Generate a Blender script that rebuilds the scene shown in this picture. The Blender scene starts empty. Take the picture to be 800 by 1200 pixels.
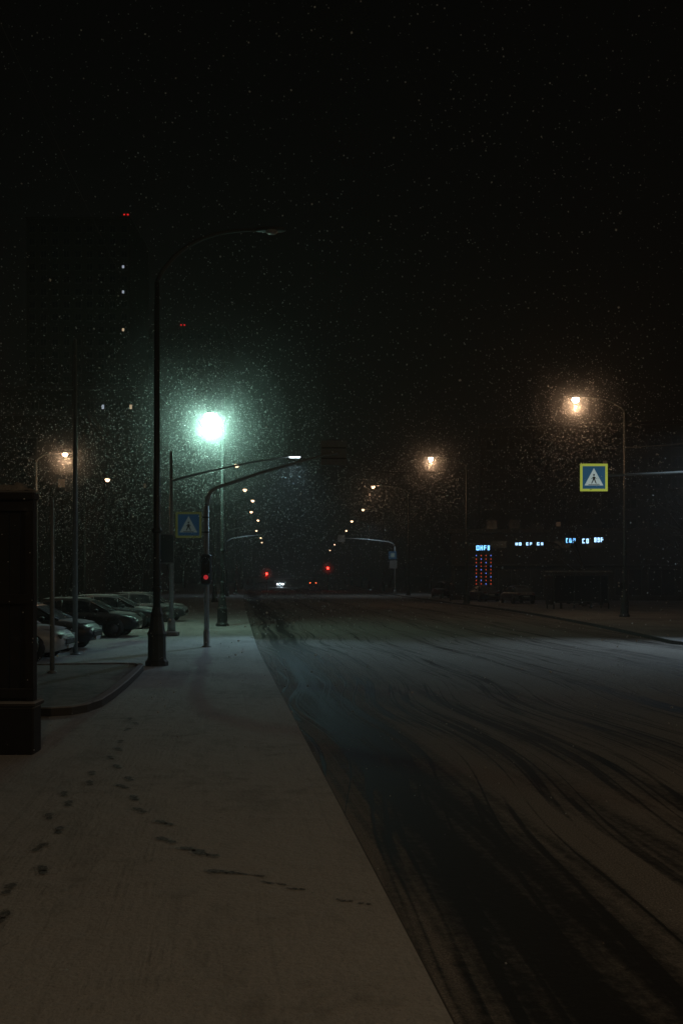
import bpy, math, random
import numpy as np
from mathutils import Vector, Matrix
random.seed(7); rng=np.random.default_rng(7)
S=bpy.context.scene; COL=S.collection

# ---------------------------------------------------------------- materials
def newmat(name):
    m=bpy.data.materials.new(name); m.use_nodes=True
    nt=m.node_tree; nt.nodes.clear()
    o=nt.nodes.new('ShaderNodeOutputMaterial'); b=nt.nodes.new('ShaderNodeBsdfPrincipled')
    nt.links.new(b.outputs[0],o.inputs[0]); return m,nt,b,o
def N(nt,t,**k):
    n=nt.nodes.new(t)
    for a,v in k.items(): setattr(n,a,v)
    return n
def math_(nt,op,a,b=None,clamp=False):
    n=N(nt,'ShaderNodeMath',operation=op,use_clamp=clamp)
    for i,v in enumerate((a,b)):
        if v is None: continue
        if isinstance(v,(int,float)): n.inputs[i].default_value=v
        else: nt.links.new(v,n.inputs[i])
    return n.outputs[0]
def mixc(nt,f,a,b):
    n=N(nt,'ShaderNodeMix',data_type='RGBA')
    if isinstance(f,(int,float)): n.inputs[0].default_value=f
    else: nt.links.new(f,n.inputs[0])
    for i,v in ((6,a),(7,b)):
        if isinstance(v,tuple): n.inputs[i].default_value=(*v,1)
        else: nt.links.new(v,n.inputs[i])
    return n.outputs[2]
def noise(nt,vec,scale,detail=4,rough=.6):
    n=N(nt,'ShaderNodeTexNoise'); n.inputs['Scale'].default_value=scale
    n.inputs['Detail'].default_value=detail; n.inputs['Roughness'].default_value=rough
    if vec is not None: nt.links.new(vec,n.inputs['Vector'])
    return n.outputs[0]
def ramp(nt,fac,p0,p1):
    n=N(nt,'ShaderNodeMapRange',interpolation_type='SMOOTHSTEP'); nt.links.new(fac,n.inputs[0])
    n.inputs[1].default_value=p0; n.inputs[2].default_value=p1
    return n.outputs[0]
def bump(nt,b,h,strength=.4,dist=.02):
    n=N(nt,'ShaderNodeBump'); n.inputs['Strength'].default_value=strength; n.inputs['Distance'].default_value=dist
    nt.links.new(h,n.inputs['Height']); nt.links.new(n.outputs[0],b.inputs['Normal'])
def mapping(nt,src,sc):
    n=N(nt,'ShaderNodeMapping'); n.inputs['Scale'].default_value=sc; nt.links.new(src,n.inputs[0]); return n.outputs[0]
SNOW=(.62,.62,.63)
def solid(name,c,rough=.6,metal=0,var=.25,scale=9,snow=0):
    m,nt,b,o=newmat(name); tc=N(nt,'ShaderNodeTexCoord')
    f=noise(nt,tc.outputs['Object'],scale)
    col=mixc(nt,f,tuple(x*(1-var) for x in c),tuple(min(1,x*(1+var)) for x in c))
    if snow:
        g=N(nt,'ShaderNodeNewGeometry'); sx=N(nt,'ShaderNodeSeparateXYZ'); nt.links.new(g.outputs['Normal'],sx.inputs[0])
        k=math_(nt,'ADD',sx.outputs[2],math_(nt,'MULTIPLY',math_(nt,'SUBTRACT',f,.5),1.1))
        k=math_(nt,'MULTIPLY',ramp(nt,k,.15,.65),snow)
        col=mixc(nt,k,col,SNOW)
    nt.links.new(col,b.inputs['Base Color']); b.inputs['Roughness'].default_value=rough; b.inputs['Metallic'].default_value=metal
    return m
def emis(name,c,s):
    m,nt,b,o=newmat(name); b.inputs['Base Color'].default_value=(*[x*.5 for x in c],1)
    b.inputs['Emission Color'].default_value=(*c,1); b.inputs['Emission Strength'].default_value=s; return m

M={}
M['pole']=solid('painted_steel_dark',(.035,.04,.038),.55,.0)
M['polegrey']=solid('galvanised_steel',(.26,.28,.28),.5,.2)
M['black']=solid('black_plastic',(.02,.02,.02),.5)
M['rubber']=solid('tyre_rubber',(.02,.02,.02),.9)
M['glass']=solid('dark_glass',(.02,.025,.03),.12,0,.2,4,.15)
M['rim']=solid('wheel_alloy',(.08,.08,.085),.45,.5)
M['granite']=solid('kerb_granite',(.07,.066,.062),.85,0,.4,6,.0)
M['wood']=solid('dark_boards',(.018,.016,.015),.8,0,.5,5,.35)
M['concrete']=solid('concrete',(.2,.19,.18),.9,0,.3,3,.8)
M['wall']=solid('plaster_wall',(.05,.046,.042),.9,0,.3,1)
M['wall2']=solid('brick_wall_dark',(.045,.04,.036),.9,0,.35,2)
M['win']=solid('window_glass_unlit',(.03,.035,.04),.15,0,.3,.7)
M['frame']=solid('frame_grey',(.06,.06,.06),.6)
M['bark']=solid('bark',(.03,.026,.022),.95,0,.4,8,.2)
M['white']=solid('white_paint',(.4,.4,.4),.6,0,.1)
M['signback']=solid('sign_back_grey',(.18,.19,.19),.6,0,.15)
M['coat']=solid('coat_cloth',(.03,.03,.035),.9)
M['skin']=solid('skin',(.45,.3,.22),.6)
M['bluejacket']=solid('blue_bag',(.05,.25,.4),.7)
for n,c,sn in (('carwhite',(.50,.52,.53),.6),('cardark',(.014,.014,.017),.22),('cargrey',(.04,.043,.046),.3),('carblue',(.015,.02,.035),.22),('carred',(.12,.02,.02),.1),('carlight',(.30,.33,.35),.6)):
    M[n]=solid(n+'_paint',c,.35,.1,.06,3,sn)
M['cool']=emis('lamp_lens_cool',(.72,1,.9),30)
M['cool2']=emis('lamp_lens_cool_small',(.8,.95,1),9)
M['warm']=emis('lamp_lens_warm',(1,.72,.48),16)
M['warmfar']=emis('lamp_lens_warm_far',(1,.62,.36),4)
M['off']=solid('lamp_lens_off',(.25,.25,.25),.3)
M['red']=emis('signal_red',(1,.03,.02),14)
M['reddim']=emis('signal_red_pedestrian',(1,.05,.06),.35)
M['tail']=emis('tail_light',(1,.12,.03),6)
M['head']=emis('head_light',(.75,.9,1),60)
M['headoff']=solid('headlight_glass',(.2,.21,.22),.2)
M['cyan']=emis('sign_letters_cyan',(.18,.52,1),3.2)
M['cyanw']=emis('sign_letters_white',(.38,.66,1),2.8)
M['ledred']=emis('led_red',(1,.10,.04),.7)
M['ledblue']=emis('led_blue',(.15,.25,1),1.2)
M['winlit']=emis('window_lit_warm',(1,.72,.45),.5)
M['winlitc']=emis('window_lit_cool',(.75,.85,1),.4)
M['winlo']=emis('window_lit_dim',(1,.6,.35),.03)
M['avred']=emis('aviation_red',(1,.02,.02),.8)
M['sblue']=emis('sign_blue_glow',(.03,.13,.24),.35)  # sign faces emit slightly, standing in for light falling on them
M['swhite']=emis('sign_white_glow',(.55,.68,.66),.42)
M['syel']=emis('sign_yellow_green_border_glow',(.50,.58,.08),.5)
M['sblued']=emis('sign_blue_glow_dim',(.02,.07,.13),.16)  # dimmer copies of the same painted glow for the less lit signs
M['swhited']=emis('sign_white_glow_dim',(.2,.28,.27),.13)
M['syeld']=emis('sign_yellow_glow_dim',(.13,.16,.05),.15)
M['sfig']=solid('sign_figure_black',(.01,.01,.015),.6)

# ---------------------------------------------------------------- mesh builder
class B:
    def __init__(s): s.v=[];s.f=[];s.m=[];s.sm=[];s.mats=[]
    def mi(s,k):
        if k not in s.mats: s.mats.append(k)
        return s.mats.index(k)
    def add(s,vs,fs,k,sm=False):
        o=len(s.v); s.v+= [tuple(x) for x in vs]; i=s.mi(k)
        for f in fs: s.f.append([a+o for a in f]); s.m.append(i); s.sm.append(sm)
    def box(s,c,d,k,rz=0,bev=0):
        cx,cy,cz=c; x,y,z=d[0]/2,d[1]/2,d[2]/2; ca,sa=math.cos(rz),math.sin(rz)
        if bev:
            b=min(bev,x*.9,y*.9,z*.9); ring=lambda X,Y,Z:[(X,-Y+b,Z),(X,Y-b,Z),(X-b,Y,Z),(-X+b,Y,Z),(-X,Y-b,Z),(-X,-Y+b,Z),(-X+b,-Y,Z),(X-b,-Y,Z)]
            vs=[]
            for (X,Y,Z) in ((x-b,y-b,-z),(x,y,-z+b),(x,y,z-b),(x-b,y-b,z)):
                vs+=ring(X,Y,Z)
            fs=[[7,6,5,4,3,2,1,0],[24+i for i in range(8)]]
            for r in range(3):
                for i in range(8):
                    j=(i+1)%8; fs.append([r*8+i,r*8+j,r*8+8+j,r*8+8+i])
        else:
            vs=[(a,b_,c_) for c_ in(-z,z) for b_ in(-y,y) for a in(-x,x)]
            fs=[[0,2,3,1],[4,5,7,6],[0,1,5,4],[2,6,7,3],[0,4,6,2],[1,3,7,5]]
        vs=[(cx+a*ca-b_*sa,cy+a*sa+b_*ca,cz+c_) for a,b_,c_ in vs]
        s.add(vs,fs,k)
    def tube(s,pts,rad,k,n=10,caps=True):
        P=[Vector(p) for p in pts]
        if not hasattr(rad,'__len__'): rad=[rad]*len(P)
        vs=[];up=Vector((.13,.31,.94)).normalized()
        prev=None
        for i,p in enumerate(P):
            t=(P[min(i+1,len(P)-1)]-P[max(i-1,0)]).normalized()
            if prev is None:
                a=t.cross(up)
                if a.length<.2: a=t.cross(Vector((1,0,0)))
                a.normalize()
            else:
                a=(prev-t*prev.dot(t)).normalized()
            prev=a; b_=t.cross(a)
            for j in range(n):
                q=2*math.pi*j/n; vs.append(p+(a*math.cos(q)+b_*math.sin(q))*rad[i])
        fs=[]
        for i in range(len(P)-1):
            for j in range(n):
                l=(j+1)%n; fs.append([i*n+j,i*n+l,(i+1)*n+l,(i+1)*n+j])
        if caps: fs.append(list(range(n))[::-1]); fs.append([(len(P)-1)*n+j for j in range(n)])
        s.add(vs,fs,k,True)
    def lathe(s,prof,c,k,n=16,axis='z',flute=0):
        vs=[]
        for r,z in prof:
            for j in range(n):
                q=2*math.pi*j/n; rr=r*(1-(flute if j%2 else 0)); a,b_=rr*math.cos(q),rr*math.sin(q)
                vs.append((c[0]+a,c[1]+b_,c[2]+z) if axis=='z' else ((c[0]+z,c[1]+a,c[2]+b_) if axis=='x' else (c[0]+a,c[1]+z,c[2]+b_)))
        fs=[]
        for i in range(len(prof)-1):
            for j in range(n):
                l=(j+1)%n; fs.append([i*n+j,i*n+l,(i+1)*n+l,(i+1)*n+j])
        fs.append(list(range(n))[::-1]); fs.append([(len(prof)-1)*n+j for j in range(n)])
        s.add(vs,fs,k,flute==0)
    def mesh(s,name):
        me=bpy.data.meshes.new(name); me.from_pydata(s.v,[],s.f)
        for k in s.mats: me.materials.append(M[k])
        me.polygons.foreach_set('material_index',s.m); me.polygons.foreach_set('use_smooth',s.sm)
        me.update(); return me
    def obj(s,name,loc=(0,0,0),rz=0,me=None):
        o=bpy.data.objects.new(name,me or s.mesh(name)); o.location=loc; o.rotation_euler=(0,0,rz); COL.objects.link(o); return o
def inst(name,me,loc,rz=0,sc=1):
    o=bpy.data.objects.new(name,me); o.location=loc; o.rotation_euler=(0,0,rz); o.scale=(sc,sc,sc); COL.objects.link(o); return o
def spot(o,loc,P,col,ang=150,blend=.6,rot=(0,0,0),aim=None):
    li=bpy.data.lights.new('spot','SPOT'); li.energy=P; li.color=col; li.spot_size=math.radians(ang); li.spot_blend=blend; li.shadow_soft_size=.15
    lo=bpy.data.objects.new('spot_beam',li); lo.location=loc; lo.rotation_euler=rot
    if aim is not None: lo.rotation_euler=Vector(aim).to_track_quat('-Z','Y').to_euler()
    COL.objects.link(lo); lo.parent=o
def airmat(name,d,g=.3,col=(.93,.96,.96)):
    m=bpy.data.materials.new(name); m.use_nodes=True; nt=m.node_tree; nt.nodes.clear(); o=N(nt,'ShaderNodeOutputMaterial'); v=N(nt,'ShaderNodeVolumeScatter')
    v.inputs['Density'].default_value=d; v.inputs['Anisotropy'].default_value=g; v.inputs['Color'].default_value=(*col,1); nt.links.new(v.outputs[0],o.inputs['Volume']); return m
MISTN=0
def halo_mist(parent,loc,shells):  # extra-dense scatter spheres added around lamps to shape their halos
    global MISTN
    for r,d in shells:
        key='halo_mist%d'%MISTN; MISTN+=1; M[key]=airmat('halo_haze',d)
        b=B(); pr=[(max(.001,r*math.sin(math.pi*i/14)),-r*math.cos(math.pi*i/14)) for i in range(15)]
        b.lathe(pr,(0,0,0),key,24); o=b.obj('halo_haze',loc); o.parent=parent

# ---------------------------------------------------------------- street geometry (metres, y runs up the street)
LK=[(-60,7.9),(5.1,.55),(31.6,-2.7),(89,-8.8),(158,-15.4),(335,-28.8),(671,-37),(1000,-40)]
RK=[(33,11.7),(47.9,12.2),(69,11.8),(86,9.7),(112,7.5),(140,5.6),(179,4.6),(383,-1),(767,-19),(1000,-26)]
def ip(T,y): return float(np.interp(y,[a for a,_ in T],[b for _,b in T]))
def smooth(T,y,w): return sum(ip(T,y+d) for d in (-w,-w/2,0,w/2,w))/5
def L(y): return smooth(LK,y,max(.5,min(20,abs(y)*.15)))
def R(y): return smooth(RK,y,max(.1,min(10,abs(y-33)*.3)))
RZ=-.13

def strip(name,rows,mats,matidx,uvs=None):
    n=len(rows[0]); vs=[v for r in rows for v in r]; fs=[]
    for i in range(len(rows)-1):
        for j in range(n-1): fs.append([i*n+j,i*n+j+1,(i+1)*n+j+1,(i+1)*n+j])
    me=bpy.data.meshes.new(name); me.from_pydata(vs,[],fs)
    for m in mats: me.materials.append(m)
    me.polygons.foreach_set('material_index',[matidx[j] for i in range(len(rows)-1) for j in range(n-1)])
    if uvs:
        u=me.uv_layers.new(name='UVMap')
        flat=[x for r in uvs for x in r]
        for l in me.loops: u.data[l.index].uv=flat[l.vertex_index]
    me.update(); o=bpy.data.objects.new(name,me); COL.objects.link(o); return o

def snowmat(name,base,dirty,dirtamt,tracks=True):
    m,nt,b,o=newmat(name); g=N(nt,'ShaderNodeTexCoord').outputs['Object']
    big=noise(nt,g,.35,5); fine=noise(nt,g,28,3); mid=noise(nt,g,4,5)
    spk=noise(nt,g,60,2,.8)
    d=ramp(nt,math_(nt,'ADD',math_(nt,'MULTIPLY',big,.6),math_(nt,'MULTIPLY',mid,.4)),.62-dirtamt*.25,.78-dirtamt*.2)
    c=mixc(nt,math_(nt,'MULTIPLY',ramp(nt,fine,.3,.75),.45),base,tuple(x*.66 for x in base))
    c=mixc(nt,math_(nt,'MULTIPLY',d,.75),c,dirty)
    c=mixc(nt,math_(nt,'MULTIPLY',ramp(nt,spk,.58,.68),.45*dirtamt+.35),c,tuple(x*.5 for x in dirty))
    h=math_(nt,'ADD',mid,math_(nt,'MULTIPLY',fine,.35))
    if tracks:
        mp=N(nt,'ShaderNodeMapping'); mp.inputs['Rotation'].default_value=(0,0,-.122); nt.links.new(g,mp.inputs[0])
        sx=N(nt,'ShaderNodeSeparateXYZ'); nt.links.new(mp.outputs[0],sx.inputs[0])
        lane=ramp(nt,noise(nt,mapping(nt,mp.outputs[0],(1.3,.05,1)),1.1,1),.53,.62)
        tread=ramp(nt,math_(nt,'SINE',math_(nt,'MULTIPLY',math_(nt,'ADD',sx.outputs[0],math_(nt,'MULTIPLY',mid,.07)),95)),-.2,.7)
        k=math_(nt,'MULTIPLY',math_(nt,'MULTIPLY',lane,tread),math_(nt,'MULTIPLY',ramp(nt,mid,.45,.62),.12))
        st=noise(nt,mapping(nt,mp.outputs[0],(6,.2,1)),1.2,3)
        k=math_(nt,'ADD',k,math_(nt,'MULTIPLY',ramp(nt,st,.54,.72),.14))
        k=math_(nt,'ADD',k,math_(nt,'MULTIPLY',ramp(nt,noise(nt,mapping(nt,mp.outputs[0],(1.4,.4,1)),.7,5,.7),.48,.70),.5))
        c=mixc(nt,k,c,tuple(x*.48 for x in base)); h=math_(nt,'SUBTRACT',h,math_(nt,'MULTIPLY',k,.6))
    nt.links.new(c,b.inputs['Base Color']); b.inputs['Roughness'].default_value=.85
    bump(nt,b,h,.8,.035); return m
M['snowpave']=snowmat('thin_snow_on_pavement',(.52,.51,.50),(.24,.23,.215),.5)
M['snowright']=snowmat('thin_snow_right',(.34,.335,.33),(.13,.12,.115),.7,False)
M['snowverge']=snowmat('trodden_snow',(.28,.26,.24),(.10,.095,.088),.8,False)
M['snowpure']=solid('snow_fresh',(.55,.56,.57),.9,0,.12,14)

# road
m,nt,b,o=newmat('wet_asphalt_with_slush'); uv=N(nt,'ShaderNodeUVMap').outputs[0]
sp=N(nt,'ShaderNodeSeparateXYZ'); nt.links.new(uv,sp.inputs[0]); U,V=sp.outputs[0],sp.outputs[1]
wob=noise(nt,mapping(nt,uv,(.0,.04,1)),1,1); wob=math_(nt,'MULTIPLY',math_(nt,'SUBTRACT',wob,.5),3.2)
U2=math_(nt,'ADD',U,wob)
cb=N(nt,'ShaderNodeCombineXYZ'); nt.links.new(U2,cb.inputs[0]); nt.links.new(V,cb.inputs[1]); w=cb.outputs[0]
a1=noise(nt,mapping(nt,w,(.9,.015,1)),1.0,3,.5)
a2=noise(nt,mapping(nt,w,(4.2,.035,1)),1.0,3,.6)
wob2=noise(nt,mapping(nt,uv,(.0,.06,7)),1,1); U3=math_(nt,'ADD',U,math_(nt,'MULTIPLY',wob2,-5.0))
cb2=N(nt,'ShaderNodeCombineXYZ'); nt.links.new(U3,cb2.inputs[0]); nt.links.new(math_(nt,'MULTIPLY',V,.02),cb2.inputs[1])
a3=noise(nt,cb2.outputs[0],3.0,2,.5)
thin=math_(nt,'SUBTRACT',1,math_(nt,'MULTIPLY',math_(nt,'ABSOLUTE',math_(nt,'SUBTRACT',a3,.52)),28),True)
g0=noise(nt,uv,.9,6,.65); g1=noise(nt,uv,11,5,.75); g2=noise(nt,uv,60,2,.7)
near=math_(nt,'ADD',ramp(nt,U,1.4,2.4),math_(nt,'MULTIPLY',math_(nt,'SUBTRACT',1,ramp(nt,U,.25,.8)),1.1))
far=ramp(nt,V,14,34)
s=math_(nt,'ADD',math_(nt,'MULTIPLY',a1,1.0),math_(nt,'MULTIPLY',a2,.75))
s=math_(nt,'ADD',s,math_(nt,'MULTIPLY',g0,.28)); s=math_(nt,'ADD',s,math_(nt,'MULTIPLY',g1,.46))
s=math_(nt,'ADD',s,math_(nt,'MULTIPLY',near,.22)); s=math_(nt,'ADD',s,math_(nt,'MULTIPLY',far,.03))
s=math_(nt,'SUBTRACT',s,math_(nt,'MULTIPLY',thin,.24))
k=ramp(nt,s,1.15,1.52)
k=math_(nt,'MULTIPLY',k,math_(nt,'ADD',.45,math_(nt,'MULTIPLY',ramp(nt,g2,.35,.65),.55)))
c=mixc(nt,k,(.019,.018,.017),(.38,.35,.32))
nt.links.new(c,b.inputs['Base Color'])
rg=N(nt,'ShaderNodeMapRange'); nt.links.new(k,rg.inputs[0]); rg.inputs[3].default_value=.7; rg.inputs[4].default_value=.92
nt.links.new(rg.outputs[0],b.inputs['Roughness']); b.inputs['Specular IOR Level'].default_value=.3
bump(nt,b,math_(nt,'ADD',math_(nt,'MULTIPLY',k,1.0),math_(nt,'MULTIPLY',g1,.35)),.6,.03)
M['road']=m

ys=[-40,-20,-10,-5,0,2,4]+[5+i*1.5 for i in range(20)]+[36,40,45,50,56,62,69,76,84,92,100,112,125,140,158,179,205,240,290,340,400,480,600,760,1000]
rows=[];uvr=[]
for y in ys:
    l=L(y)-.02; r=(R(y) if y>=34.5 else 80)+.02
    nn=9; rows.append([(l+(r-l)*(j/(nn-1)),y,RZ) for j in range(nn)]); uvr.append([((r-l)*(j/(nn-1)),y) for j in range(nn)])
strip('road',rows,[M['road']],[0]*8,uvr)
gb=B(); gb.add([(-1500,-300,-.16),(1500,-300,-.16),(1500,2500,-.16),(-1500,2500,-.16)],[[0,1,2,3]],'snowright'); gb.obj('ground')
rows=[]
for y in ys:
    l=L(y)+.05; rows.append([(-110,y,0),(l-30,y,0),(l-8,y,0),(l-.2,y,0),(l-.02,y,0),(l,y,-.015),(l,y,RZ-.02)])
strip('pavement',rows,[M['snowpave'],M['granite']],[0,0,0,0,1,1])
rows=[]
for y,z in [(32,RZ+.004),(33.2,-.10),(34.6,-.03),(35.6,0)]+[(q,0) for q in ys if q>36]:
    r=R(max(y,33)) + max(0,(35.2-y))*.6; rows.append([(r,y,RZ-.02),(r+.0,y,min(z,z-.005)),(r+.03,y,z+.008),(r+.18,y,z+.008),(r+.22,y,z),(r+6,y,z),(r+25,y,z),(140,y,z)])
strip('pavement',rows,[M['granite'],M['snowright']],[0,0,1,1,1,1,1])

# raised planting bed with kerb (left)
edge=[(-12,16.35),(-4.75,16.3),(-4.45,16.45),(-4.28,16.8),(-4.2,17.5),(-4.25,18.6),(-4.4,20.5),(-4.62,22.7),(-4.8,24.2),(-4.95,24.6),(-5.3,24.8),(-12,24.0)]
cen=Vector((-8,20.5))
bb=B()
def ringoff(d,z): 
    out=[]
    for x,y in edge:
        v=(Vector((x,y))-cen); n=v.normalized(); out.append((x-n.x*d,y-n.y*d,z))
    return out
n=len(edge); vs=ringoff(0,-.02)+ringoff(0,.13)+ringoff(.02,.15)+ringoff(.16,.15)+ringoff(.18,.12)
fs=[]
for r in range(4):
    for i in range(n):
        j=(i+1)%n; fs.append([r*n+i,r*n+j,(r+1)*n+j,(r+1)*n+i])
M['kerbsnow']=solid('kerb_granite_snowdust',(.06,.056,.053),.85,0,.3,5,.45)
bb.add(vs,fs,'kerbsnow'); bb.add(ringoff(.18,.12),[list(range(n))],'snowverge'); bb.obj('planting_bed')

# ---------------------------------------------------------------- footprints
fp=[(-2.44,7.31),(-2.28,6.71),(-2.55,8.44),(-2.33,7.78),(-2.79,9.52),(-2.55,9.0),(-2.92,10.5),(-2.75,10.05),(-2.79,11.05),(-2.9,11.6),(-2.92,12.6),(-2.7,12.0),(-3.06,13.8),(-2.95,13.2),(-3.2,14.9),(-3.4,16),(-3.2,15.5),
 (-2.39,10.87),(-2.4,11.28),(-2.14,10.3),(-1.97,9.76),(-1.64,9.26),(-1.52,8.66),(-1.12,8.22),(-1.25,8.36),(-.915,7.73)]
ang=[1.75]*17+[2.0,1.9,2.1,2.1,2.3,2.4,2.6,2.55,2.7]
fb=B()
def blob(x,y,a,rx,ry,k,z):
    ca,sa=math.cos(a),math.sin(a); n=16; vs=[]
    for j in range(n):
        q=2*math.pi*j/n; rr=1+random.uniform(-.2,.2); px=rx*math.cos(q)*rr; py=ry*math.sin(q)*rr
        vs.append((x+px*ca-py*sa,y+px*sa+py*ca,z))
    fb.add(vs,[list(range(n))],k)
def print_(x,y,a):
    ca,sa=math.cos(a),math.sin(a)
    for (ox,rx,ry) in ((.06,.085,.048),(-.08,.055,.038)):
        cx,cy=x+ox*ca,y+ox*sa
        blob(cx,cy,a,rx*1.25,ry*1.4,'fprint2',.003); blob(cx,cy,a,rx*.85,ry*.85,'fprint',.006)
def pm(name,c1,c2):
    m,nt,b,o=newmat(name); g=N(nt,'ShaderNodeTexCoord').outputs['Object']
    f=ramp(nt,noise(nt,g,34,5,.75),.38,.62)
    nt.links.new(mixc(nt,f,c1,c2),b.inputs['Base Color']); b.inputs['Roughness'].default_value=.75; return m
M['fprint']=pm('trodden_slush',(.06,.056,.052),(.26,.25,.235)); M['fprint2']=pm('trodden_slush_edge',(.24,.23,.22),(.50,.49,.48))
for (x,y),a in zip(fp,ang): print_(x,y,a+random.uniform(-.25,.25))
for x,y,l,a in ((-.72,7.66,.2,2.75),(-.5,7.45,.16,2.7),(-.33,7.32,.12,2.9),(.02,7.05,.1,2.9),(.17,6.98,.08,2.9)):
    for i in range(4):
        u=(i/3-.5)*l; blob(x+u*math.cos(a)+random.uniform(-.02,.02),y+u*math.sin(a)+random.uniform(-.02,.02),a,l*.22,.016,'fprint2' if i%2 else 'fprint',.004+.001*i)
fb.obj('footprints')

# ---------------------------------------------------------------- street lamps
def base_prof(): return [(.30,0),(.30,.10),(.25,.16),(.235,.22),(.23,.75),(.25,.82),(.21,.9),(.16,1.25),(.17,1.32),(.13,1.4),(.11,1.5)]
def arm_pts(h,lx,rise):
    P=[]
    for i in range(13):
        t=i/12; P.append((lx*(t**1.25),0,h+rise*(1-(1-t)**2.4)))
    return P
def street_lamp(x,y,H,lx,lens,power=0,col=(1,.6,.35),rise=1.0,name='street_lamp',ornate=True,near=True,r=.09,rz=0,glare_bowl=0,shells=None):
    b=B(); n=14 if near else 8
    if ornate: b.lathe(base_prof(),(0,0,0),'pole',20 if near else 10,flute=.05 if near else 0)
    else: b.lathe([(r*1.8,0),(r*1.8,.25),(r*1.1,.3)],(0,0,0),'pole',10)
    h=H-rise
    b.tube([(0,0,.25),(0,0,3),(0,0,h)],[r*1.15,r,r*.7],'pole',n)
    if near:
        for z in (1.9,3.4): b.lathe([(r*1.05,0),(r*1.4,.04),(r*1.4,.1),(r*1.05,.14)],(0,0,z),'pole',n)
    P=arm_pts(h,lx,rise); b.tube(P,[r*.7-(r*.25)*i/12 for i in range(13)],'pole',n)
    s=1 if lx>0 else -1
    hx=lx+s*.3
    vs=[];prof=[(-.38,.05,.05),(-.2,.12,.08),(.1,.17,.09),(.3,.14,.07),(.42,.05,.03)]
    for dx,wy,hz in prof:
        for j in range(10):
            q=2*math.pi*j/10; vs.append((hx+s*dx,wy*math.cos(q),H+max(-.03,hz*math.sin(q))))
    fs=[[i*10+j,i*10+(j+1)%10,(i+1)*10+(j+1)%10,(i+1)*10+j] for i in range(4) for j in range(10)]
    b.add(vs,fs,'pole',True)
    if glare_bowl:  # oversized glowing bowl stands in for the lamp's glare core
        q=glare_bowl; b.lathe([(q*.05,-q*1.5),(q*.5,-q*1.38),(q*.85,-q*1.0),(q,-q*.55),(q*.8,-.035)],(hx+s*.05,0,H),lens,16)
    else: b.lathe([(.05,-.11),(.12,-.09),(.16,-.045),(.16,-.035)],(hx+s*.05,0,H),lens,12)
    o=b.obj(name,(x,y,0),rz)
    lz=H-.05-glare_bowl*1.6-.15
    if power:
        li=bpy.data.lights.new('lamp_light','POINT'); li.energy=power; li.color=col; li.shadow_soft_size=.1
        lo=bpy.data.objects.new('bulb',li); lo.location=(hx+s*.05,0,lz); COL.objects.link(lo); lo.parent=o
    if shells: halo_mist(o,(hx+s*.05,0,lz+.15),shells)
    return o
WC=(1,.58,.32)
street_lamp(-4.74,25.6,11.2,2.6,'off',rise=1.35)
street_lamp(-5.45,45.6,9.55,1.0,'cool',720,(.50,1,.78),rise=.5,rz=math.radians(-105),glare_bowl=.3,shells=((.8,.07),(1.4,.04),(2.3,.022),(3.6,.010),(5.4,.003)))
for x,y,H,lx,p in ((-11.2,88,12.2,1.6,0),(-13.0,113,12.2,1.7,0),(-14.0,132,12.4,1.9,0),(-16.0,152,12.2,1.9,0),(-17.5,175,12.2,2.5,0),(-21.3,215,12.2,2.6,0),(-26.,290,12.2,2.5,0),(-24,255,12.2,3,0)):
    street_lamp(x,y,H,lx,'warmfar',p,WC,near=False,rise=.8,glare_bowl=.22)
sh=((.8,.05),(1.5,.02),(2.6,.006))
for x,y,H,lx,p in ((15.9,56,12.35,-2.4,280),(10.4,83,12.2,-2.6,230),(7.9,118,13,-3.8,200),(6.2,150,12.4,-2.6,0),(5.0,178,12.2,-2.8,0),(4.4,215,12.2,-3,0),(2.6,255,12.2,-3,0),(1.2,310,12.2,-3,0),(-1,380,12.2,-3,0)):
    street_lamp(x,y,H,lx,'warm' if y<90 else 'warmfar',p,WC,near=y<90,rise=.8,glare_bowl=.22,shells=sh if y<90 else None)
street_lamp(-14.1,46,8,1.0,'warm',90,WC,ornate=False,near=False,rise=.4,glare_bowl=.13,shells=sh[:2])
street_lamp(-15.2,59,8.1,1.0,'warmfar',0,WC,ornate=False,near=False,rise=.4,glare_bowl=.15)
street_lamp(-18.6,41,10.3,.8,'warmfar',90,WC,ornate=False,near=False,rise=.4,glare_bowl=.17)
street_lamp(-1.8,-7,11,2.2,'warm',450,(1,.74,.46),rise=1.0)
street_lamp(17,4,11.5,-2.4,'warm',700,(1,.68,.39),rise=1.0)

# plain poles
for x,y,H,r,k in ((-7.8,29.2,9.2,.075,'polegrey'),(-6.5,22.4,4.0,.055,'polegrey')):
    b=B(); z0=.12 if y<24 else 0
    b.lathe([(r*2,0),(r*2,.03),(r*1.1,.06)],(0,0,z0),k,12); b.tube([(0,0,z0),(0,0,H*.5),(0,0,H)],[r,r*.9,r*.7],k,12); b.lathe([(r*.8,0),(r*.5,.06)],(0,0,H),k,10)
    b.obj('metal_pole',(x,y,0))

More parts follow.
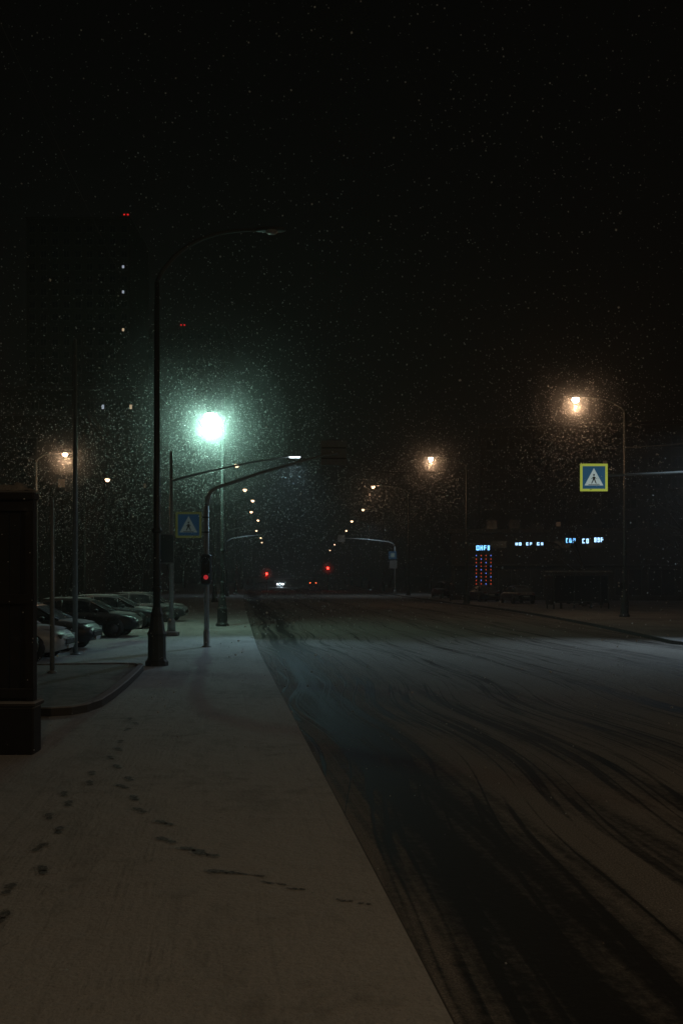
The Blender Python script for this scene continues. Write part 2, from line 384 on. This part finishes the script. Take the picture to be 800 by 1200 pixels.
# ---------------------------------------------------------------- crossing signs
def crossing_face(b,cx,y,cz,s,kb,kw,ky,front=-1):
    b.box((cx,y,cz),(s,.05,s),'signback')
    d=-.028
    def q(pts,k,o): b.add([(cx+a*s,y+d-o,cz+c*s) for a,c in pts],[list(range(len(pts)))],k)
    q([(-.5,-.5),(.5,-.5),(.5,.5),(-.5,.5)],ky,0)
    q([(-.41,-.41),(.41,-.41),(.41,.41),(-.41,.41)],kb,.004)
    q([(-.34,-.29),(.34,-.29),(0,.34)],kw,.008)
    q([(-.03,.03),(.03,.03),(.045,-.08),(-.045,-.08)],'sfig',.012)
    q([(-.025,.06),(.025,.06),(.03,.11),(0,.135),(-.03,.11)],'sfig',.012)
    q([(-.045,-.082),(.0,-.082),(-.07,-.22),(-.10,-.22)],'sfig',.012)
    q([(.002,-.082),(.045,-.082),(.10,-.22),(.065,-.22)],'sfig',.012)
    q([(-.032,.02),(-.032,-.01),(-.09,-.06),(-.10,-.045)],'sfig',.012)
    q([(.034,.02),(.034,-.01),(.085,-.05),(.095,-.035)],'sfig',.012)
    for zz in (-.25,-.27): q([(-.2,zz-.008),(.2,zz-.008),(.2,zz+.004),(-.2,zz+.004)],'sfig',.012)

b=B()
b.lathe([(.16,0),(.16,.02),(.10,.05),(.10,.5),(.085,.55)],(0,0,0),'polegrey',14)
b.tube([(0,0,.02),(0,0,2),(0,0,4.6)],[.085,.08,.075],'polegrey',14)
A=[(0,0,4.6),(.03,0,4.85),(.15,0,5.05),(.4,0,5.2),(.9,0,5.35),(1.8,0,5.66),(3,0,6.0),(3.8,0,6.22),(4.25,0,6.27)]
b.tube(A,[.07,.068,.065,.06,.058,.052,.046,.04,.04],'polegrey',12)
b.tube([(-.02,0,4.3),(.12,0,4.9)],.03,'polegrey',8)
b.box((4.12,.07,6.3),(.84,.05,.8),'signback'); 
for zz in (6.12,6.46): b.box((4.12,.03,zz),(.8,.03,.04),'pole')
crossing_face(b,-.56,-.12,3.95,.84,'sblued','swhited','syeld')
for zz in (3.72,4.2): b.box((-.3,-.06,zz),(.75,.04,.05),'pole')
b.box((0.02,-.2,2.51),(.32,.22,.98),'black',bev=.04)
b.box((0.02,-.06,2.51),(.1,.12,.5),'black')
for zz,k in ((2.26,'reddim'),(2.77,'black')):
    b.lathe([(.075,0),(.07,-.02),(.02,-.035)],(.02,-.312,zz),k,16,axis='y')
    vs=[]
    for yy in (-.31,-.46):
        for j in range(9):
            q=math.pi*j/8; vs.append((.02+.125*math.cos(q),yy,zz+.125*math.sin(q)))
    b.add(vs,[[j,j+1,9+j+1,9+j] for j in range(8)],'black')
b.obj('pedestrian_crossing_signal',(-4.37,32.3,0))

b=B()
b.box((0,0,.09),(.55,.55,.18),'concrete',bev=.03)
b.lathe([(.16,0),(.15,.4),(.09,.5)],(0,0,.18),'polegrey',14)
b.tube([(0,0,.2),(0,0,3),(0,0,7.05)],[.09,.085,.065],'polegrey',14); b.lathe([(.06,0),(.02,.05)],(0,0,7.05),'polegrey',10)
b.tube([(0,0,5.95),(.4,0,6.07),(1.5,0,6.35),(3,0,6.66),(4.55,0,6.9)],[.05,.048,.042,.036,.032],'polegrey',10)
b.box((4.72,0,6.92),(.5,.2,.07),'polegrey',bev=.02); b.box((4.74,0,6.868),(.4,.15,.03),'cool2')
b.box((-.18,-.12,3.35),(.6,.04,1.15),'signback'); b.add([(-.45,-.144,2.82),(.09,-.144,2.82),(.09,-.144,3.88),(-.45,-.144,3.88)],[[0,1,2,3]],'cargrey')
for zz in (3.0,3.7): b.box((-.05,-.085,zz),(.4,.03,.05),'pole')
o=b.obj('crossing_lamp_mast',(-6.53,38.3,0))
spot(o,(4.74,-.3,6.7),600,(.48,.80,1),105,1,aim=(-1.2,-5.6,-6.8))

b=B()
b.lathe([(.2,0),(.2,.03),(.13,.06),(.12,.6),(.1,.7)],(0,0,0),'polegrey',14)
b.tube([(0,0,.05),(0,0,4),(0,0,6.6)],[.1,.09,.08],'polegrey',14)
b.tube([(0,0,6.25),(-2,0,6.18),(-4,0,6.08),(-6.5,0,5.98)],[.07,.06,.05,.045],'polegrey',12)
b.tube([(0,0,5.4),(-1.3,0,6.18)],.03,'polegrey',8)
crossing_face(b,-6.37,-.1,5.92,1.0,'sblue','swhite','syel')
b.tube([(0,0,6.5),(-.6,-.4,7.6),(-1.2,-.9,7.8)],.04,'polegrey',8); b.box((-1.3,-1.0,7.83),(.5,.25,.08),'polegrey',bev=.02); b.box((-1.3,-1.0,7.77),(.4,.18,.03),'cool2')
o=b.obj('crossing_sign_mast',(15.5,36.2,-.05))
spot(o,(-1.3,-1.0,7.65),1500,(.62,.83,1),96,1,aim=(-6.5,-3.2,-7.7))

def far_mast(x,y,H,lx,sign=True):
    b=B(); s=1 if lx>0 else -1
    b.lathe([(.2,0),(.18,.5),(.1,.6)],(0,0,0),'polegrey',10)
    b.tube([(0,0,.05),(0,0,H-1.1)],[.1,.09],'polegrey',10)
    b.tube([(0,0,H-1.1),(lx*.03,0,H-.75),(lx*.12,0,H-.5),(lx*.5,0,H-.2),(lx,0,H)],[.09,.085,.08,.07,.06],'polegrey',10)
    if sign:
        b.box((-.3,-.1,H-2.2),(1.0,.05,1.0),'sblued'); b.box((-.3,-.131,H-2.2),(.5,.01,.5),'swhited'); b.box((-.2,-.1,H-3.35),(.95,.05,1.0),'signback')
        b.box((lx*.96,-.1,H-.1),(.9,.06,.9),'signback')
    return b.obj('traffic_sign_mast',(x,y,0))
o=far_mast(6.7,125,7.1,-7.0); spot(o,(-3,-2,9),320,(.6,.85,1))  # bare spots above both masts brighten them, no lamp bodies modelled
o=far_mast(-13.6,118,7.2,4.3,False); spot(o,(2,-2,9),200,(.6,.85,1)); far_mast(-12.4,104,7.5,3.0,False)

def traffic_light(x,y,H,k='red'):
    b=B(); b.lathe([(.15,0),(.12,.3),(.07,.35)],(0,0,0),'pole',10); b.tube([(0,0,.1),(0,0,H)],.06,'pole',8)
    b.box((0,-.15,H-.1),(.42,.25,1.15),'black',bev=.05)
    for i,kk in enumerate((k,'black','black')):
        z=H+.27-i*.37; b.lathe([(.17,0),(.15,-.03),(.03,-.06)],(0,-.275,z),kk,14,axis='y')
        vs=[]
        for yy in (-.27,-.5):
            for j in range(9):
                q=math.pi*j/8; vs.append((.18*math.cos(q),yy,z+.18*math.sin(q)))
        b.add(vs,[[j,j+1,10+j,9+j] for j in range(8)],'black')
    o=b.obj('traffic_light',(x,y,RZ))
    li=bpy.data.lights.new('l','POINT'); li.energy=40; li.color=(1,.03,.02); li.shadow_soft_size=.15; lo=bpy.data.objects.new('red_signal',li); lo.location=(0,-.7,H+.27); COL.objects.link(lo); lo.parent=o
    halo_mist(o,(0,-.7,H+.27),((1.0,.07),))
traffic_light(-11.6,155,2.5); traffic_light(-2.15,158,3.4)
for (x,y) in ((-11.6,155),(-2.15,158)):
    b=B(); b.lathe([(1.0,0),(1.0,.12),(.94,.15)],(0,0,0),'kerbsnow',20); b.obj('traffic_island',(x,y,RZ))

# ---------------------------------------------------------------- cars
def car_mesh(name,paint,suv=False,lights=None):
    b=B(); k=1.12 if suv else 1.0
    st=[(-2.2,.66,.42,.72),(-2.14,.80,.30,.88),(-1.9,.87,.24,.97),(-1.2,.9,.22,.98),(0,.91,.2,.96),(.85,.9,.22,.97),(1.5,.88,.23,.90),(1.95,.83,.26,.80),(2.14,.72,.32,.70),(2.2,.6,.40,.6)]
    vs=[]
    for x,w,zb,zt in st:
        zt*=k; half=[(w*.86,zb),(w*.98,zb+.1),(w,zb+(zt-zb)*.45),(w*.985,zb+(zt-zb)*.72),(w*.93,zt-.05),(w*.80,zt),(w*.4,zt+.02)]
        ring=half+[(-a,c) for a,c in half[::-1]]
        vs+=[(x,a,c) for a,c in ring]
    n=14; fs=[[i*n+j,i*n+(j+1)%n,(i+1)*n+(j+1)%n,(i+1)*n+j] for i in range(len(st)-1) for j in range(n)]
    fs+= [list(range(n)),[(len(st)-1)*n+j for j in range(n)][::-1]]
    b.add(vs,fs,paint,True)
    top=1.46*k+ (.12 if suv else 0); rear=-2.0 if suv else -1.75
    gs=[(rear,.72,.94*k,.95*k),(rear+.42,.78,.94*k,top-.1),(-.6,.80,.94*k,top),(.15,.80,.94*k,top-.02),(.45,.79,.94*k,top-.10),(1.18,.74,.94*k,.96*k)]
    vs=[]
    for x,w,z0,z1 in gs:
        f=(z1-z0)/(top-z0); wt=w*(1-.22*f)
        half=[(w,z0),(wt*1.02,z0+(z1-z0)*.86),(wt*.9,z1),(wt*.4,z1+.015)]
        vs+=[(x,a,c) for a,c in half+[(-a,c) for a,c in half[::-1]]]
    n=8
    for i in range(len(gs)-1):
        for j in range(n-1):
            kk='glass' if j in (0,6) or i in (0,len(gs)-2) else paint
            b.add([vs[i*n+j],vs[i*n+j+1],vs[(i+1)*n+j+1],vs[(i+1)*n+j]],[[0,1,2,3]],kk,j not in(0,6))
    for sgn in (1,-1):
        for i in (1,2,4):
            x,w,z0,z1=gs[i]; wt=w*(1-.22*(z1-z0)/(top-z0)); b.tube([(x,sgn*w,z0),(x,sgn*(wt*1.02+.005),z0+(z1-z0)*.88)],.03,paint,6)
        b.tube([(gs[5][0],sgn*.74,.95*k),(gs[4][0],sgn*.64,top-.12)],.035,paint,6)
        b.box((.75,sgn*.98,1.0*k),(.14,.2,.13),paint,bev=.03)
        b.box((2.08,sgn*.56,.66*k),(.16,.34,.13),lights[0] if lights else 'headoff',bev=.03)
        b.box((-2.12,sgn*.62,.80*k),(.12,.28,.16),lights[1] if lights else 'carred',bev=.03)
        b.box((0,sgn*.915,.52),(2.2,.02,.05),'black')
        for x in (-1.32,1.35):
            b.lathe([(.40,-.02),(.40,.02)],(x,sgn*.885,.36),'black',20,axis='y')
            b.lathe([(.26,-.11),(.31,-.1),(.33,-.06),(.33,.06),(.31,.1),(.26,.11)],(x,sgn*.84,.33),'rubber',20,axis='y')
            b.lathe([(.21,-.118),(.21,.118)],(x,sgn*.84,.33),'rim',12,axis='y')
    b.box((2.19,0,.52),(.06,.9,.16),'black',bev=.02); b.box((2.2,0,.38),(.05,.5,.1),'white'); b.box((-2.19,0,.62),(.05,.5,.11),'white')
    nx,ny=12,8
    for (x0,x1,w0,fz) in ((-1.35,.3,.56,lambda x:top+.02-.02*abs(x+.5)),(1.15,1.95,.66,lambda x:(.955-(x-1.15)*.12)*k)):
        vs=[];fs=[]
        for i in range(nx):
            for j in range(ny):
                u=i/(nx-1);v=j/(ny-1); e=min(1,6*min(u,1-u,v,1-v)); x=x0+(x1-x0)*u
                vs.append((x,(v-.5)*2*w0,fz(x)+ .045*e**.5-.02+random.uniform(-.006,.006)))
        fs=[[i*ny+j,(i+1)*ny+j,(i+1)*ny+j+1,i*ny+j+1] for i in range(nx-1) for j in range(ny-1)]
        b.add(vs,fs,'kerbsnow' if paint not in('carwhite','carlight') else 'snowpure',True)
    return b.mesh(name)
CM={'w':car_mesh('car_a','carwhite'),'l':car_mesh('car_b','carlight'),'d':car_mesh('car_c','cardark'),'ds':car_mesh('car_d','cardark',True),'g':car_mesh('car_e','cargrey'),'b':car_mesh('car_f','carblue')}
for y,kk,dx in ((25.0,'l',-.35),(27.4,'w',-.0),(31.3,'d',-.1),(38.0,'d',.0),(44,'b',-.2),(50.5,'g',.1)):
    inst('parked_car',CM[kk],(-9.6+dx-(y-24)*.02,y+.0,-.0),random.uniform(-.04,.04))
for x,y,kk,a in ((14.8,84,'g',1.75),(19.5,80,'d',1.7),(10.7,103,'ds',1.8),(12.9,91,'b',1.8)):
    inst('parked_car',CM[kk],(x,y,0),a)
hm=car_mesh('car_g','cardark',False,('head','carred')); o=inst('oncoming_car',hm,(-13.2,215,RZ),-math.pi/2+.06)
spot(o,(2.3,0,.66),600,(.72,.88,1),80,.6,(0,math.radians(-84),0)); halo_mist(o,(2.6,0,.7),((1.4,.07),))
tm=car_mesh('car_h','cardark',True,('headoff','tail')); inst('departing_car',tm,(-6.4,222,RZ),math.pi/2+.06)

# ---------------------------------------------------------------- wooden hoarding at the left edge
b=B(); W=2.6
b.box((-W/2,0,.31),(W+.06,.34,.62),'wood',bev=.02)
b.box((-W/2,0,.65),(W+.12,.42,.06),'kerbsnow',bev=.015)
for i in range(18):
    b.box((-W+.08+i*.142,0,1.98),(.13,.10,2.6),'wood')
b.box((-.05,0,1.98),(.10,.16,2.6),'wood'); b.box((-W+.02,0,1.98),(.1,.16,2.6),'wood')
for z in (.78,2.0,3.2): b.box((-W/2,-.075,z),(W,.04,.12),'wood')
b.box((-W/2,0,3.34),(W+.04,.24,.12),'wood',bev=.02)
vs=[];nx,ny=60,7
for i in range(nx):
    for j in range(ny):
        u=i/(nx-1);v=j/(ny-1);e=min(1,5*min(v,1-v)+.0,8*min(u,1-u))
        vs.append((-W-.01+(W+.02)*u,(v-.5)*.24,3.395+.10*e**.5*(1+.5*math.sin(i*1.3)*math.sin(i*.37))+random.uniform(-.012,.012)))
b.add(vs,[[i*ny+j,(i+1)*ny+j,(i+1)*ny+j+1,i*ny+j+1] for i in range(nx-1) for j in range(ny-1)],'snowverge',True)
b.obj('wooden_hoarding',(-3.98,12.95,0))

# ---------------------------------------------------------------- buildings
def block(name,x,y,w,d,h,nx,nz,lit,rz=0,wall='wall',z0=2.5,extra=None,ls=.47):
    b=B(); b.box((0,0,h/2),(w,d,h),wall); b.box((0,0,h+.25),(w+.5,d+.5,.5),'frame')
    fw=w/nx; fh=(h-z0-1)/nz
    for i in range(nx):
        for j in range(nz):
            cx=-w/2+fw*(i+.5); cz=z0+fh*(j+.5)
            b.box((cx,-d/2-.01,cz),(fw*.55,.06,fh*.55),'frame'); b.box((cx,-d/2-.03,cz),(fw*.47,.06,fh*.47),'win')
            if (i,j) in lit: b.box((cx-fw*.1,-d/2-.045,cz),(fw*.18,.06,fh*.22),lit[(i,j)])
            b.box((cx,-d/2-.055,cz),(fw*.03,.03,fh*.47),'frame'); b.box((cx,-d/2-.08,cz-fh*.29),(fw*.6,.2,fh*.04),'frame')
    b.box((0,-d/2-.05,1.2),(2,.14,2.4),'frame')
    if extra: extra(b)
    return b.obj(name,(x,y,0),rz)
def avi(pts):
    def f(b):
        for x,z,k,s in pts: b.tube([(x,-12.3,z-2.),(x,-12.3,z)],.08,'pole',6); b.lathe([(s,0),(s*1.2,s),(s*.3,s*1.8)],(x,-12.3,z),k,8)
    return f
block('apartment_tower',-66,262,26,24,92,9,28,{(8,22):'winlitc',(8,24):'winlitc',(8,19):'winlit'},extra=avi([(12.5,92.8,'avred',.2),(11.6,92.8,'avred',.2)]))
block('apartment_tower',-47,312,24,24,77,8,24,{},extra=avi([(-1.2,77.7,'avred',.22),(-.2,77.7,'avred',.22)]))
block('apartment_block',-38,150,22,14,29,11,9,{(9,8):'winlit',(7,8):'winlitc',(10,4):'winlo',(4,3):'winlo'},rz=.0,wall='wall2')
block('apartment_block',-36,84,30,12,15,10,4,{(7,1):'winlo',(9,2):'winlo',(5,2):'winlo'},rz=.1,wall='wall2')
block('apartment_block',44,150,46,14,24,14,7,{(3,2):'winlo',(9,4):'winlo',(5,5):'winlo',(11,1):'winlo'},rz=-.12,wall='wall')
b=B(); w,h,d=24,6.4,10
b.box((0,0,h/2),(w,d,h),'wall'); b.box((0,0,h+.2),(w+.6,d+.6,.4),'kerbsnow')
for i in range(8):
    cx=-w/2+1.5+i*3; b.box((cx,-d/2-.02,1.7),(2.5,.08,2.6),'frame'); b.box((cx,-d/2-.05,1.7),(2.3,.08,2.4),'win'); b.box((cx,-d/2-.08,1.7),(.06,.06,2.4),'frame')
b.box((0,-d/2-.35,3.35),(w,.7,.14),'frame')
for i in range(8):
    b.box((-w/2+1.5+i*3,-d/2-.03,5.3),(1.5,.06,.7),'win')
def letters(x0,x1,z,hh,k,gap=.3):
    b.box(((x0+x1)/2,-d/2-.1,z),(x1-x0+.3,.08,hh+.3),'black'); x=x0
    while x<x1-.1:
        lw=random.uniform(.14,.24); t=.07; yy=-d/2-.17
        style=random.randint(0,3)
        b.box((x+t/2,yy,z),(t,.05,hh),k)
        if style in (0,1): b.box((x+lw,yy,z),(t,.05,hh),k)
        if style in (0,2): b.box((x+lw/2+t/2,yy,z),(lw-t,.05,t),k)
        if style in (1,2,3): b.box((x+lw/2+t/2,yy,z+hh/2-t/2),(lw-t,.05,t),k)
        if style in (1,3): b.box((x+lw/2+t/2,yy,z-hh/2+t/2),(lw-t,.05,t),k)
        x+=lw+t+.07
letters(-9.6,-8.2,5.0,.45,'cyan'); letters(-5.9,-5.2,5.35,.26,'cyanw'); letters(-4.9,-4.3,5.35,.26,'cyanw'); letters(-3.9,-3.3,5.35,.26,'cyanw')
letters(-1.2,-.4,5.65,.42,'cyan'); letters(.3,.8,5.6,.42,'cyanw'); letters(1.4,2.3,5.7,.42,'cyanw')
b.box((-8.9,-d/2-.07,2.7),(1.9,.06,3.6),'black')
for i in range(4):
    x=-9.6+i*.46
    for j in range(10): b.box((x,-d/2-.12,1.2+j*.34),(.07,.04,.10),'ledred' if (i+j)%3 else 'ledblue')
b.obj('shop_building',(23.2,99,0),-.16)

b=B()
b.box((0,0,2.55),(4.4,1.7,.14),'frame',bev=.03); b.box((0,0,2.64),(4.3,1.6,.05),'snowverge')
for x in (-2,0,2): b.box((x,.7,1.25),(.08,.08,2.5),'pole')
for x in (-2,2): b.box((x,-.6,1.25),(.08,.08,2.5),'pole')
b.box((0,.7,1.35),(3.9,.02,1.9),'glass'); b.box((2,.05,1.35),(.02,1.2,1.9),'glass')
b.box((0,.4,.48),(2.6,.4,.05),'frame')
for x in (-1.1,1.1): b.box((x,.4,.22),(.06,.35,.45),'pole')
b.box((-2.1,0,1.3),(.12,1.2,2.0),'black',bev=.02)
b.obj('bus_shelter',(16.6,70,0),.15)

# ---------------------------------------------------------------- bare trees
def tree_mesh(name,seed,H):
    r=random.Random(seed); b=B()
    def br(p,d,l,rad,dep):
        pts=[p];rs=[rad];q=p.copy();dd=d.copy();n=4
        for i in range(n):
            dd=(dd+Vector((r.uniform(-1,1),r.uniform(-1,1),r.uniform(-.2,.7)))*.14).normalized(); q=q+dd*l/n; pts.append(q.copy()); rs.append(rad*(1-.55*(i+1)/n))
        b.tube(pts,rs,'bark',6 if dep<2 else 3,False)
        if dep>=5: return
        for c in range(3 if dep<4 else 4):
            t=r.uniform(.45,1) if dep else r.uniform(.5,1); k=min(n-1,int(t*n)); pp=pts[k].lerp(pts[k+1],t*n-k if t<1 else 1)
            a=r.uniform(0,6.28); sp=r.uniform(.5,.95); s1=dd.orthogonal().normalized(); s2=dd.cross(s1)
            nd=(dd+ (s1*math.cos(a)+s2*math.sin(a))*sp).normalized(); br(pp,nd,l*r.uniform(.55,.8),max(.008,rad*.5),dep+1)
    br(Vector((0,0,0)),Vector((0,0,1)),H*.38,H*.02,0)
    return b.mesh(name)
TM=[tree_mesh('bare_tree_%d'%i,i+3,9) for i in range(3)]
for i,(x,y,s) in enumerate(((-20.5,44,.9),(-21.5,54,1.0),(-20,66,1.0),(-21,76,1.1),(-20.5,94,1.1),(-22.5,112,1.2),(-24,140,1.2),(19.5,52,1.0),(22.5,63,1.1),(18.5,76,1.0),(25,72,1.1),(13.5,108,1.2),(11.5,130,1.2),(10.5,160,1.2),(30,58,1.2),(27,46,1.0),(9.5,195,1.3),(-30,190,1.3))):
    inst('bare_tree',TM[i%3],(x,y,0),i*1.3,s)

# ---------------------------------------------------------------- pedestrian
def person(loc,rz):
    me=bpy.data.meshes.new('body')
    V=[(0,0,.95),(0,0,1.2),(0,0,1.42),(0,.02,1.53),(0,.03,1.63),(0,.03,1.74),
       (-.1,0,.88),(-.12,-.12,.5),(-.12,-.05,.08),(-.12,-.17,.04),
       (.1,0,.88),(.12,.1,.5),(.12,.28,.12),(.12,.2,.04),
       (-.2,0,1.42),(-.26,.1,1.13),(-.26,-.02,.9),(.2,0,1.42),(.26,-.08,1.13),(.26,-.22,.95)]
    E=[(0,1),(1,2),(2,3),(3,4),(4,5),(0,6),(6,7),(7,8),(8,9),(0,10),(10,11),(11,12),(12,13),(2,14),(14,15),(15,16),(2,17),(17,18),(18,19)]
    me.from_pydata(V,E,[]); o=bpy.data.objects.new('pedestrian',me); COL.objects.link(o); o.location=loc; o.rotation_euler=(0,0,rz)
    mod=o.modifiers.new('skin','SKIN'); rad=[.17,.18,.17,.07,.10,.08,.11,.08,.06,.05,.11,.08,.06,.05,.09,.065,.045,.09,.065,.045]
    for i,r in enumerate(rad): me.skin_vertices[0].data[i].radius=(r,r*.85)
    me.skin_vertices[0].data[0].use_root=True
    o.modifiers.new('sub','SUBSURF').levels=2; o.modifiers['sub'].render_levels=2; me.materials.append(M['coat'])
    b=B(); b.box((0,.24,1.25),(.42,.26,.45),'bluejacket',bev=.05); bo=b.obj('backpack'); bo.parent=o
    b=B(); b.lathe([(.02,1.535),(.07,1.56),(.095,1.64),(.09,1.72),(.04,1.77)],(0,.0,0),'skin',12); b.lathe([(.105,1.67),(.11,1.72),(.08,1.79),(.02,1.81)],(0,.015,0),'coat',12); ho=b.obj('head'); ho.parent=o
person((9.9,90,0),.2)

# ---------------------------------------------------------------- overhead wires
M['wire']=solid('wire',(.05,.05,.05),.6)
def wire(a,b_,sag,r=.012):
    b=B(); A=Vector(a);C=Vector(b_); P=[]
    for i in range(25):
        t=i/24; p=A.lerp(C,t); p.z-=sag*4*t*(1-t); P.append(p)
    b.tube(P,r,'wire',5); b.obj('overhead_wire')
wire((-4.9,8,11.5),(-6,45,8.6),.6,.006); wire((15.9,56,9.7),(10.6,54.5,9.8),.05,.015); wire((15.9,56,9.5),(24,40,9.3),.3)
wire((-5.55,45.6,8.6),(10.4,83,11.3),.9,.01)

# ---------------------------------------------------------------- falling snow
def flakes(name,P,R):
    n=len(P); base=np.array([(1,0,0),(-1,0,0),(0,1,0),(0,-1,0),(0,0,1.25),(0,0,-1.25)],dtype=float)
    q=rng.normal(size=(n,4)); q/=np.linalg.norm(q,axis=1)[:,None]; w_,x,y,z=q.T
    Rm=np.stack([1-2*(y*y+z*z),2*(x*y-z*w_),2*(x*z+y*w_),2*(x*y+z*w_),1-2*(x*x+z*z),2*(y*z-x*w_),2*(x*z-y*w_),2*(y*z+x*w_),1-2*(x*x+y*y)],1).reshape(n,3,3)
    v=np.einsum('nij,kj->nki',Rm,base)*R[:,None,None]+P[:,None,:]
    f=np.array([(0,2,4),(2,1,4),(1,3,4),(3,0,4),(2,0,5),(1,2,5),(3,1,5),(0,3,5)])
    F=(f[None]+6*np.arange(n)[:,None,None]).reshape(-1)
    me=bpy.data.meshes.new(name); me.vertices.add(n*6); me.vertices.foreach_set('co',v.reshape(-1)); me.loops.add(n*24); me.loops.foreach_set('vertex_index',F.astype(np.int32))
    me.polygons.add(n*8); me.polygons.foreach_set('loop_start',(np.arange(n*8)*3).astype(np.int32)); me.update(); me.validate()
    me.materials.append(M['flake']); o=bpy.data.objects.new(name,me); COL.objects.link(o)
m=bpy.data.materials.new('snowflake'); m.use_nodes=True; nt=m.node_tree; nt.nodes.clear(); o=N(nt,'ShaderNodeOutputMaterial'); a=N(nt,'ShaderNodeBsdfDiffuse'); t=N(nt,'ShaderNodeBsdfTranslucent'); mx=N(nt,'ShaderNodeMixShader')
oi=N(nt,'ShaderNodeTexCoord'); cc=mixc(nt,noise(nt,oi.outputs['Object'],3),(.75,.76,.78),(.9,.9,.9)); nt.links.new(cc,a.inputs[0]); nt.links.new(cc,t.inputs[0])
nt.links.new(a.outputs[0],mx.inputs[1]); nt.links.new(t.outputs[0],mx.inputs[2]); nt.links.new(mx.outputs[0],o.inputs[0]); M['flake']=m
Ps=[];Rs=[]
n=28000
yy=7+(75-7)*rng.random(n)**.8; xx=(rng.random(n)-.5)*.86*yy*1.1; zz=2.3+(rng.random(n)*1.15-.5)*1.03*yy
k=(zz>.05)&(rng.random(n)<np.clip(1.15-(zz-6)/16,.18,1)); Ps.append(np.stack([xx,yy,zz],1)[k]); Rs.append(((.0024+.00036*yy)*(.5+rng.random(n)**2*1.2))[k])
n=260; yy=4+7*rng.random(n); xx=(rng.random(n)-.5)*.8*yy; zz=2.3+(rng.random(n)*1.1-.5)*yy; k=zz>.2
Ps.append(np.stack([xx,yy,zz],1)[k]); Rs.append((.003+.004*rng.random(n))[k])
for (c,n_,sd) in (((-6,44.7,8.6),9000,3.3),((-6,44.7,8.8),3000,1.6),((13.3,56,11.2),3600,2.2),((7.6,83,11.2),2200,2.4),((-12.8,46,7.4),2200,2.0),((-1.7,38.3,6.0),1800,2.2),((-13.9,59,7.4),1200,2.4),((-17,41,9.6),2000,2.6),((4,118,12),1500,3)):
    p=rng.normal(size=(n_,3))*sd+np.array(c); p[:,2]-=abs(rng.normal(size=n_))*sd*.6; k=p[:,2]>.05; Ps.append(p[k]); Rs.append(((.0105+.014*rng.random(n_)**2.5)*c[1]/45)[k])
flakes('falling_snow',np.concatenate(Ps),np.concatenate(Rs))

M['air']=airmat('snowy_air',.0015,.5,(.96,.95,.92))
b=B(); b.box((0,117.5,10),(96,245,21),'air'); b.obj('snow_mist')

# ---------------------------------------------------------------- night sky, faint added sun lamp, no moon in view
w=bpy.data.worlds.new('World'); S.world=w; w.use_nodes=True; nt=w.node_tree
bg=nt.nodes['Background']; sk=nt.nodes.new('ShaderNodeTexSky'); sk.sky_type='NISHITA'; sk.sun_disc=False; sk.sun_elevation=math.radians(-4); sk.sun_rotation=math.radians(200)
mixn=N(nt,'ShaderNodeMix',data_type='RGBA'); mixn.inputs[0].default_value=.96; nt.links.new(sk.outputs[0],mixn.inputs[6]); mixn.inputs[7].default_value=(.095,.10,.088,1)
nt.links.new(mixn.outputs[2],bg.inputs[0]); bg.inputs[1].default_value=.009
li=bpy.data.lights.new('weak_sun','SUN'); li.energy=.003; li.angle=math.radians(10); li.color=(1,.95,.9); lo=bpy.data.objects.new('added_sun',li); lo.rotation_euler=(math.radians(50),0,math.radians(20)); COL.objects.link(lo)

cam=bpy.data.cameras.new('camera'); co=bpy.data.objects.new('camera',cam); COL.objects.link(co); co.location=(0,0,2.3); co.rotation_euler=(math.pi/2,0,0)
cam.sensor_fit='VERTICAL'; cam.sensor_height=36; cam.lens=35; cam.shift_y=.0625; cam.clip_end=3000; cam.clip_start=.1
S.camera=co
S.view_settings.view_transform='Standard'; S.view_settings.look='None'; S.view_settings.exposure=0
